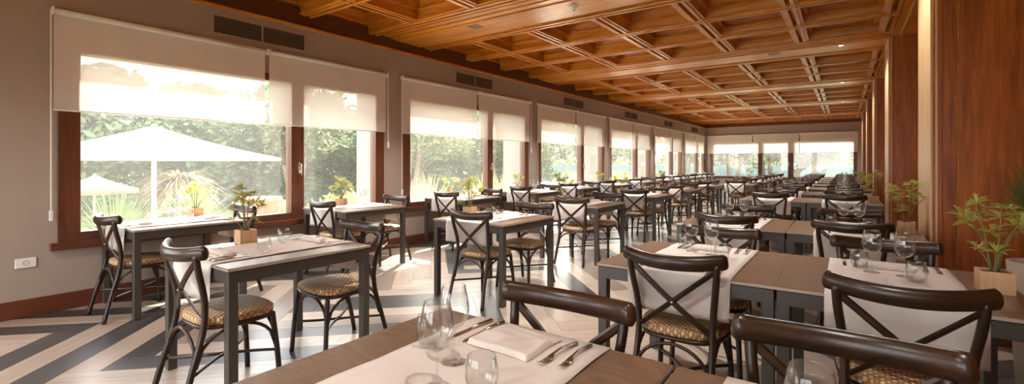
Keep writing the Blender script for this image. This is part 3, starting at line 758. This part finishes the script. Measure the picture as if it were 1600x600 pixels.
def plant(loc, label, seed, detailed, h=.30, grp='potted plants on the tables'):
    r = random.Random(seed); t = thing('potted_plant', label, 'plant', loc, r.uniform(-.15, .15), grp)
    a = .055; m = MB()
    for x0, x1, y0, y1 in ((-a, a, -a, -a+.008), (-a, a, a-.008, a), (-a, -a+.008, -a+.008, a-.008), (a-.008, a, -a+.008, a-.008)): m.box(x0, x1, y0, y1, 0, .092)
    m.box(-a+.008, a-.008, -a+.008, a-.008, 0, .01)
    ob('pot', m.mesh('pot', 'pot_wood'), t)
    ob('soil', MB().box(-a+.009, a-.009, -a+.009, a-.009, .01, .083).mesh('soil', 'soil'), t)
    stems, fol = MB(), MB(); spots = []
    for s in range(7):
        an = s*2*math.pi/7 + r.uniform(-.4, .4); low = s % 3 == 2; rad = r.uniform(.06, .10) if low else r.uniform(.02, .15)
        hh = h*r.uniform(.12, .3) if low else h*(1.05-.45*rad/.15)*r.uniform(.8, 1.08)
        p0, p2 = Vector((.012*math.cos(an), .012*math.sin(an), .078)), Vector((rad*math.cos(an), rad*math.sin(an), .1+hh))
        p1 = Vector((.025*math.cos(an), .025*math.sin(an), .09+hh*.6)); pts = bez(p0, p1, p2, 7); stems.tube(pts, [.0042-.0003*i for i in range(8)], 5)
        for q in ((7,) if low else (4, 5, 6, 7)):
            b = pts[q]; aa = an + r.uniform(-1.9, 1.9); l = 0 if q == 7 else r.uniform(.03, .06)
            e = b + Vector((math.cos(aa)*l, math.sin(aa)*l, l*.8))
            if l: stems.tube([b, e], .0018, 4)
            spots.append((e, aa, r.uniform(-.5, .7), r.randint(0, 3), r.uniform(.95, 1.35)))
    ob('stems', stems.mesh('stems', 'stem', True), t)
    for e, aa, ti, k, sc in spots:
        if detailed:
            o = ob('leaf', leaf_cl_me[k], t, e, rot=(0, ti, aa)); o.scale = (sc,)*3
        else:
            M = Matrix.Translation(e) @ Matrix.Rotation(aa, 4, 'Z') @ Matrix.Rotation(ti, 4, 'Y') @ Matrix.Scale(sc, 4)
            fol.add([M @ Vector(v) for v in leaf_cl[k].v], leaf_cl[k].f)
    if not detailed: ob('foliage', fol.mesh('foliage', 'leaf_table'), t)
    return t

def lay_table(cx, fy, row, n, chairs_dx=0., glasses=None, plant_at=None, cutlery=False, nap='square', detail=True, ph=.30, plant_detail=False, seats='nf', jit=.0, nap_rear_dx=0., seat_dy=(0., 0.), dxf=0., rzf=0., rdx=0.):
    r = random.Random(int((cx+9)*100) + int(fy*10)*7)
    cyy = fy + TD/2
    who = '%s %s table from camera' % (ORD[n], row)
    g = row + ' tables'
    table((cx, cyy, 0), 'taupe dining table on grey square legs, the %s' % who, detail, g)
    tag(ob('table_runner', r.choice(runner_me), None, (cx+rdx, cyy, 0), r.choice((0, math.pi))), 'pale linen runner draped over the %s' % who, 'table runner', 'linen runners at the ' + g)
    ndx = cx + chairs_dx
    if 'n' in seats: chair((ndx + r.uniform(-.02, .02)*(jit > 0), fy + .13 + seat_dy[0] + r.uniform(-jit, jit), 0), r.uniform(-1, 1)*jit*1.2, 'dark cross-back chair on the near side of the %s' % who, detail, 'cross-back chairs at the ' + g)
    if 'f' in seats: chair((ndx + dxf + r.uniform(-.02, .02)*(jit > 0), fy + TD - .13 + seat_dy[1] + r.uniform(-jit, jit), 0), math.pi + rzf + r.uniform(-1, 1)*jit*1.2, 'dark cross-back chair on the far side of the %s' % who, detail, 'cross-back chairs at the ' + g)
    if glasses is None:
        glasses = [('w', -.07 + r.uniform(-.02, .02), .14), ('w', .05, .09 + r.uniform(-.02, .02)), ('t', -.15, .22), ('t', .12, -.01)]
    cnt = {'w': 0, 't': 0}
    for kind, dx, dy in glasses:
        lr = ('left', 'right')[cnt[kind]] if sum(1 for q in glasses if q[0] == kind) > 1 else 'only'; cnt[kind] += 1
        if kind == 'w':
            lab = '%s stemmed wine glass on the %s' % (lr, who)
            if detail and fy < 6:
                t = thing('wine_glass', lab, 'wine glass', (cx+dx, cyy+dy, TZ), 0, 'wine glasses at the ' + g)
                for nm, me in wine_me: ob(nm, me, t)
            else: tag(ob('wine_glass', wine_joined, None, (cx+dx, cyy+dy, TZ)), lab, 'wine glass', 'wine glasses at the ' + g)
        else: tag(ob('tumbler', tumbler_me, None, (cx+dx, cyy+dy, TZ)), '%s stemless tumbler on the %s' % (lr, who), 'tumbler', 'tumblers at the ' + g)
    if fy < 13:
        L = nap_sq if nap == 'square' else nap_roll
        for side, sy, rz in (('near', -1, 0), ('far', 1, math.pi)):
            tag(ob('napkin', r.choice(L), None, (cx - .0 + (nap_rear_dx if sy > 0 else 0), cyy + sy*.32, TZ+.0002), rz + r.uniform(-.12, .12)), 'folded pale napkin at the %s side of the %s' % (side, who), 'napkin', 'napkins at the ' + g)
    if cutlery:
        for side, sy, rz in (('near', -1, 0), ('far', 1, math.pi)):
            for j, (nm, me, dx) in enumerate((('fork', fork_me, -.205), ('fork', fork_me, -.155), ('knife', knife_me, .135), ('knife', knife_me, .185))):
                io = ('outer', 'inner', 'inner', 'outer')[j]
                t = thing(nm, '%s steel %s at the %s setting of the %s' % (io, nm, side, who), nm, (cx - sy*dx, cyy + sy*.325 + r.uniform(-.01, .01), TZ-.0005), rz + r.uniform(-.05, .05), 'cutlery at the ' + g)
                for a, b in me: ob(a, b, t)
    if plant_at: plant((cx+plant_at[0], cyy+plant_at[1], TH), 'leafy green plant in wooden cube pot on the %s' % who, int(fy*13+cx*7)+3, plant_detail, ph)

WR, MR, PLR, PRR = 'window-row', 'middle-row', 'aisle-side', 'wall-side'
wy = [1.34, 3.28, 5.36, 7.40, 9.30, 11.3, 13.3, 15.3, 17.3, 19.3, 21.3]
for n, y in enumerate(wy):
    gl = None
    if n == 0: gl = [('w', .02, -.04), ('w', -.02, .06), ('t', .05, -.12), ('t', -.14, .16)]
    if n == 1: gl = [('w', -.02, .14), ('t', .05, -.05)]
    lay_table(-5.245 if n == 0 else -5.13, y, WR, n, .14 if n == 0 else .13, gl, (-.335, .29 if n == 0 else .02) if n < 6 else None, n < 2, 'square', y < 9.5, .24, n < 1, jit=.02)
my = [1.14, 3.39, 5.48, 7.70, 9.84, 12.0]
for n, y in enumerate(my):
    gl = [('t', .15, -.12), ('t', -.10, .14)] if n < 3 else None
    lay_table(-3.09 if n == 0 else (-2.95 if n < 2 else -3.0), y, MR, n, .15 if n == 0 else .12, seat_dy=(0, .045) if n == 0 else (0, 0), glasses=gl, plant_at=(-.345, 0) if n < 5 else None, cutlery=n < 2, nap='roll', detail=y < 9.9, ph=.30, plant_detail=n < 1, jit=.02 if n else 0)
for n, y in enumerate([13.35, 15.4, 17.4, 19.4, 21.5]):
    lay_table(-2.35, y, MR, n+6, .05, None, (-.33, 0) if n == 2 else None, False, 'square', False, .3, False, jit=.02)
py = [.41, 2.43, 4.43, 8.0, 10.0, 12.0, 14.0, 16.0, 18.0, 20.0, 22.0]
for n, y in enumerate(py):
    xl, xr = ((-.83, .065), (-.70, .182), (-.84, .05))[n] if n < 3 else (-.90, -.015)
    gl = gr = None
    if n == 0:
        gl = [('w', .013, -.035), ('w', -.058, .103), ('t', -.197, .145), ('t', .122, .005)]
        gr = [('w', -.111, .06), ('w', .03, -.12), ('t', -.22, .13), ('t', .14, .0)]
    if n == 1:
        gl = [('w', -.085, .165), ('w', .045, .11), ('t', -.15, .25), ('t', .13, -.03)]
        gr = [('w', -.07, .11), ('w', .055, .08), ('t', -.12, .21), ('t', .09, -.02)]
    sdl, sdr = (((0, -.025), (0, .053)), ((.03, 0), (-.07, 0)))[n] if n < 2 else ((0., 0.), (0., 0.))
    lay_table(xl, y, PLR, n, 0., gl, None, n < 3, 'square', y < 9, .3, jit=.02 if n > 1 else 0, seat_dy=sdl, dxf=.05 if n == 0 else 0, seats='f' if n == 0 else 'nf')
    lay_table(xr, y, PRR, n, 0., gr, (.35, 0.) if n in (1, 2, 3, 5, 7) else None, n < 3, 'square', y < 9, .33, n == 1, jit=.02 if n > 1 else 0, seat_dy=sdr, dxf=-.076 if n == 0 else 0, rdx=-.06 if n == 0 else 0, seats='f' if n == 0 else 'nf')

# tall grass in a slim pot by the wood pier
def grass_mb(n, h, spread, r, w=.004, droop=.35):
    m = MB()
    for i in range(n):
        a = r.random()*2*math.pi; L = h*r.uniform(.7, 1.1); sp = spread*r.uniform(.2, 1)
        d = Vector((math.cos(a), math.sin(a), 0)); sd = Vector((-d.y, d.x, 0)); prev = None; vs = []; K = 6
        for k in range(K+1):
            t = k/K; p = d*(.03*r.random() if k == 0 else 0) + d*sp*(t**1.8) + Vector((0, 0, L*(t - droop*t**3*sp/spread)))
            ww = w*(1-t**2)+.0004; vs += [p - sd*ww, p + sd*ww]
        m.add(vs, [(2*k, 2*k+1, 2*k+3, 2*k+2) for k in range(K)])
    return m
tg = thing('grass_planter', 'tall green ornamental grass at the right edge beside the wood pier', 'plant', (.90, 3.86, 0))
ob('planter', MB().lathe([(0, 0), (.1, 0), (.14, .75), (.13, .75), (.125, .7), (0, .7)], 28).mesh('planter', 'grille', True), tg)
gb = ob('blades', grass_mb(260, .72, .33, random.Random(3), .005).mesh('blades', 'leaf_grass'), tg, (0, 0, .7)); gb['kind'] = 'stuff'

# ------------------------------------------------------------------ outdoors
GZ = -.45
gr_ = struct('ground', MB().box(-60, 30, -25, 75, GZ-.2, GZ).mesh('ground', 'lawn'), 'pale green lawn outside the windows', 'lawn')
struct('terrace', MB().box(-9.2, XL-WT-.02, -5, 26, GZ, GZ+.05).mesh('terrace', 'terrace'), 'beige paved terrace strip along the windows', 'terrace')
def leaf_cloud(m, c, rad, n, size, r, squash=.8):
    for i in range(n):
        while True:
            p = Vector((r.uniform(-1, 1), r.uniform(-1, 1), r.uniform(-1, 1)))
            if p.length < 1: break
        p = Vector(c) + Vector((p.x*rad, p.y*rad, p.z*rad*squash)); s = size*r.uniform(.6, 1.3)
        a = Vector((r.uniform(-1, 1), r.uniform(-1, 1), r.uniform(-.6, .6))).normalized(); b = a.cross(Vector((r.uniform(-1, 1), r.uniform(-1, 1), r.uniform(-1, 1)))).normalized()
        m.add([p - a*s, p + b*s*.42, p + a*s, p - b*s*.42], [(0, 1, 2, 3)])
def tree_meshes(seed, h, spread, trunk_h, ncl, per, leaf, nstem=2, clr=.75):
    r = random.Random(seed); tr, cr = MB(), MB()
    for s in range(nstem):
        an = r.random()*6.28; lean = spread*.45*r.uniform(.5, 1)
        base = Vector((.15*math.cos(an)*(nstem > 1), .15*math.sin(an)*(nstem > 1), -.1)); top = Vector((lean*math.cos(an), lean*math.sin(an), h*.8))
        midp = base.lerp(top, .5) + Vector((r.uniform(-.3, .3), r.uniform(-.3, .3), 0)); pts = spline([base, base.lerp(midp, .5) + Vector((r.uniform(-.1, .1), 0, 0)), midp, top], 4)
        n = len(pts); tr.tube(pts, [.15*(1-.8*i/n) for i in range(n)], 7)
        for bnum in range(4):
            i = int(n*r.uniform(.4, .9)); a2 = r.random()*6.28; e = pts[i] + Vector((math.cos(a2)*spread*.5, math.sin(a2)*spread*.5, h*.2*r.random()+.2))
            tr.tube(bez(pts[i], pts[i].lerp(e, .5)+Vector((0, 0, .2)), e, 4), [.06, .05, .04, .03, .015], 5)
    for c in range(ncl):
        a = r.random()*6.28; q = math.sqrt(r.random()); z = trunk_h + (h-trunk_h)*r.random(); f = math.sqrt(max(.05, 1 - ((z-trunk_h)/(h-trunk_h)*1.6-.6)**2))
        leaf_cloud(cr, (spread*q*f*math.cos(a), spread*q*f*math.sin(a), z), clr*r.uniform(.6, 1.1), per, leaf, r)
    return tr.mesh('trunk', 'bark', True), cr
open_trees = [tree_meshes(11+i, 5.4, 1.7, 2.0, 46, 95, .13, 3, .62) for i in range(3)]
open_me = [(t, c.mesh('crown', 'leaf_olive')) for t, c in open_trees]
dense_trees = [tree_meshes(31+i, 4.9, 1.65, .3, 95, 120, .17, 1, .8) for i in range(3)]
dense_me = [(t, c.mesh('crown', 'leaf_tree')) for t, c in dense_trees]
tcount = [0]
def tree(loc, me, label, sc=1., grp=None):
    tcount[0] += 1
    t = thing('tree', label, 'tree', (loc[0], loc[1], GZ), tcount[0]*1.9, grp); t.scale = (sc, sc, sc*loc[2] if len(loc) > 2 else sc)
    ob('trunk', me[0], t); ob('crown', me[1], t); return t
r = random.Random(77)
# dense hedge-like trees facing the first windows
for n in range(15):
    tree((-19.5 + r.uniform(-1, 1) - max(0, n-8)*.45, -3.5 + n*2.75, r.uniform(.84, .98) + (.22 if n > 7 else 0)), dense_me[n % 3], 'dense dark green tree, %s from the left in the hedge line beyond the lawn' % ORD[n], 1.0, 'dense trees beyond the lawn')
# lighter trees with visible trunks along the following windows
for n in range(9):
    tree((-14.0 + r.uniform(-1.4, 1.2) - (1.5 if n == 0 else 0), 9.2 + n*2.9 + r.uniform(-.5, .5), r.uniform(.92, 1.1)), open_me[n % 3], 'open olive-green tree with bare trunks, %s from the left outside the later windows' % ORD[n], 1.0, 'open trees along the side garden')
for n in range(9):
    tree((-8.6 + n*1.5 + r.uniform(-.3, .3), 30.5 + r.uniform(-1.5, 1.8), r.uniform(.85, 1.0)), open_me[(n+1) % 3], 'tree with forked trunks outside the far window, %s from the left' % ORD[n], .95, 'trees outside the far window')
struct('trim_40', MB().rbox(-26, 14, 40, 40.2, GZ, 1.15, .01).mesh('pale_fence', 'pale_fence'), 'pale blue low wall far beyond the end window', 'wall')
hd = MB(); rr = random.Random(9)
for i in range(160): leaf_cloud(hd, (-26 + 40*i/159, 46 + rr.uniform(-1, 1), .4 + rr.random()*3.4), 1.1, 70, .26, rr)
tag(ob('hedge', hd.mesh('hedge', 'leaf_scrub'), None, (0, 0, GZ)), 'sunlit straw-yellow scrub far beyond the end window', 'hedge')
# parasols
def parasol(loc, rad, rim, apex, label, name, mat, nseg=4, val=.055, tiers=1):
    t = thing(name, label, 'parasol', (loc[0], loc[1], GZ), R(28))
    rim -= GZ; apex -= GZ
    m = MB(); n = 32; vs = []; fs = []
    K = 6
    for j in range(K+1):
        f = j/K; q = max(f, .012)
        for k in range(n):
            a = 2*math.pi*k/n; sq = 1.0
            if nseg == 4: sq = min(1/max(abs(math.cos(a)), 1e-3), 1/max(abs(math.sin(a)), 1e-3)); sq = min(sq, 1.39)
            sag = 0.03*rad*math.sin(math.pi*f)
            vs.append((rad*q*sq*math.cos(a), rad*q*sq*math.sin(a), apex - (apex-rim)*f - sag))
    for j in range(K):
        for k in range(n): fs.append((j*n+k, j*n+(k+1) % n, (j+1)*n+(k+1) % n, (j+1)*n+k))
    o = len(vs)
    for k in range(n): x, y, z = vs[K*n+k]; vs.append((x, y, z - val))
    for k in range(n): fs.append((K*n+k, K*n+(k+1) % n, o+(k+1) % n, o+k))
    cnp = ob('canopy', m.add(vs, fs).mesh('canopy', mat, nseg != 4), t)
    ob('pole', MB().tube([(0, 0, 0), (0, 0, apex+.03)], rad*.017+.012, 12).mesh('pole', 'white_plastic', True), t)
    for k in range(8):
        a = 2*math.pi*k/8; e = rad*.93
        ob('rib', MB().tube([(.03*math.cos(a), .03*math.sin(a), apex-.1), (e*math.cos(a), e*math.sin(a), rim-.01)], .01, 5).mesh('rib', 'white_plastic'), t)
    ob('base', MB().rbox(-.3, .3, -.3, .3, 0, .08, .01).mesh('base', 'stone'), t)
parasol((-10.9, 3.36), 1.62, 1.42, 2.03, 'large white square parasol on the terrace outside the first window', 'parasol', 'canopy')
parasol((-15.0, 3.41), .85, .66, 1.02, 'small thatched-look parasol on the lawn at the left window edge', 'small_parasol', 'leaf_dry', 8, .1)
# spiky plants
def spiky(n, L, up, w, r, droop=.25):
    m = MB()
    for i in range(n):
        a = r.random()*6.28; el = r.uniform(*up); l = L*r.uniform(.7, 1.1); d = Vector((math.cos(a)*math.cos(el), math.sin(a)*math.cos(el), math.sin(el))); sd = Vector((-math.sin(a), math.cos(a), 0)); vs = []
        for k in range(5):
            t = k/4; p = d*l*t - Vector((0, 0, droop*l*t*t)); ww = w*(1 - t*.95)*(.6+.8*t if t < .5 else 1); vs += [p - sd*ww, p + sd*ww + Vector((0, 0, ww*.3))]
        m.add(vs, [(2*k, 2*k+1, 2*k+3, 2*k+2) for k in range(4)])
    return m
def spiky_plant(name, loc, label, mat, n, L, up, w, seed, trunk=0., droop=.25, grp=None):
    t = thing(name, label, 'plant', (loc[0], loc[1], loc[2] if len(loc) > 2 else GZ), 0, grp)
    if trunk: ob('trunk', MB().tube([(0, 0, -.02), (.03, 0, trunk*.5), (0, 0, trunk)], [.2, .17, .15], 9).mesh('trunk', 'bark', True), t)
    ob('leaves', spiky(n, L, up, w, random.Random(seed), droop).mesh('leaves', mat), t, (0, 0, trunk)); return t
spiky_plant('palm', (-13.6, 4.7), 'dry brown palm with drooping fronds behind the large parasol pole', 'leaf_dry', 420, 1.15, (-.5, 1.0), .035, 5, 1.25, .6)
spiky_plant('yucca', (-10.3, 2.62), 'green spiky yucca left of the large parasol pole', 'leaf_yucca', 240, 1.05, (.1, 1.4), .03, 6, .35, .05)
spiky_plant('yucca', (-11.6, 4.3), 'green spiky yucca right of the large parasol pole', 'leaf_yucca', 200, 1.05, (.1, 1.4), .03, 8, .4, .05)
gp = [(-8.1, 6.2), (-7.8, 7.0), (-8.0, 7.8), (-7.9, 9.9), (-7.7, 10.7), (-8.0, 11.5), (-7.7, 14.2), (-7.8, 15.2), (-7.7, 18.0), (-7.8, 19.1), (-7.7, 22.0), (-7.9, 23.2)]
for n, (x, y) in enumerate(gp):
    spiky_plant('fountain_grass', (x, y), 'straw-yellow spiky grass clump, %s from the left along the terrace edge' % ORD[n], 'leaf_straw', 170, 1.6, (1.0, 1.5), .020, 20+n, 0, .12, 'yellow grass clumps along the terrace')
def shrub(loc, rad, label, mat, seed, grp=None):
    m = MB(); rr = random.Random(seed)
    for i in range(26):
        a, q = rr.random()*6.28, math.sqrt(rr.random())
        leaf_cloud(m, (rad*q*math.cos(a)*.8, rad*q*math.sin(a)*.8, rad*.75*math.sqrt(max(0, 1-q*q*.8))*rr.uniform(.4, 1)+.1), rad*.35, 60, .035+rad*.04, rr)
    t = thing('shrub', label, 'shrub', (loc[0], loc[1], GZ), 0, grp); ob('foliage', m.mesh('foliage', mat), t)
    ob('stem', MB().tube([(0, 0, -.02), (0, 0, rad*.5)], .04, 6).mesh('stem', 'bark'), t)
shrub((-12.4, 6.6), .75, 'round yellow-green shrub right of the parasol', 'leaf_bright', 1)
shrub((-12.0, 8.0), .85, 'round bright shrub seen near the first mullion', 'leaf_bright', 2)
shrub((-13.0, 9.6), .8, 'round pale shrub seen through the narrow pane of the first window', 'leaf_bright', 3)
shrub((-9.4, 1.35), .6, 'low flowering bush at the left end of the first window', 'leaf_bright', 4)
shrub((-10.2, 3.15), .5, 'low pale bush under the large parasol', 'leaf_straw', 5)
tp_ = thing('garden_urn', 'big terracotta pot outside, right of the large parasol pole', 'pot', (-11.3, 5.6, GZ))
ob('body', MB().lathe([(0, 0), (.25, 0), (.36, .45), (.40, .85), (.44, .86), (.44, .95), (.36, .95), (.33, .8), (0, .8)], 24).mesh('body', 'terracotta', True), tp_)
ob('soil', MB().lathe([(0, .84), (.33, .84), (.33, .82), (0, .82)], 20).mesh('soil', 'soil'), tp_)
def rock(loc, s, label, seed):
    rr = random.Random(seed); m = MB(); pr = [(0, 0)]; vs = []; fs = []; n, K = 12, 6
    for j in range(K+1):
        ph = math.pi/2*j/K
        for k in range(n):
            a = 2*math.pi*k/n; q = s*math.cos(ph*.98)*rr.uniform(.85, 1.12); vs.append((q*math.cos(a), q*math.sin(a)*.8, s*.75*math.sin(ph)*rr.uniform(.92, 1.05) - .02))
    for j in range(K):
        for k in range(n): fs.append((j*n+k, j*n+(k+1) % n, (j+1)*n+(k+1) % n, (j+1)*n+k))
    fs.append(tuple(K*n+k for k in range(n)))
    tag(ob('boulder', m.add(vs, fs).mesh('boulder', 'stone'), None, (loc[0], loc[1], GZ)), label, 'rock')
rock((-9.0, 2.35), .55, 'brown boulder outside, left of the parasol pole', 1)
rock((-9.6, 4.75), .6, 'pale boulder outside beside the terracotta pot', 2)
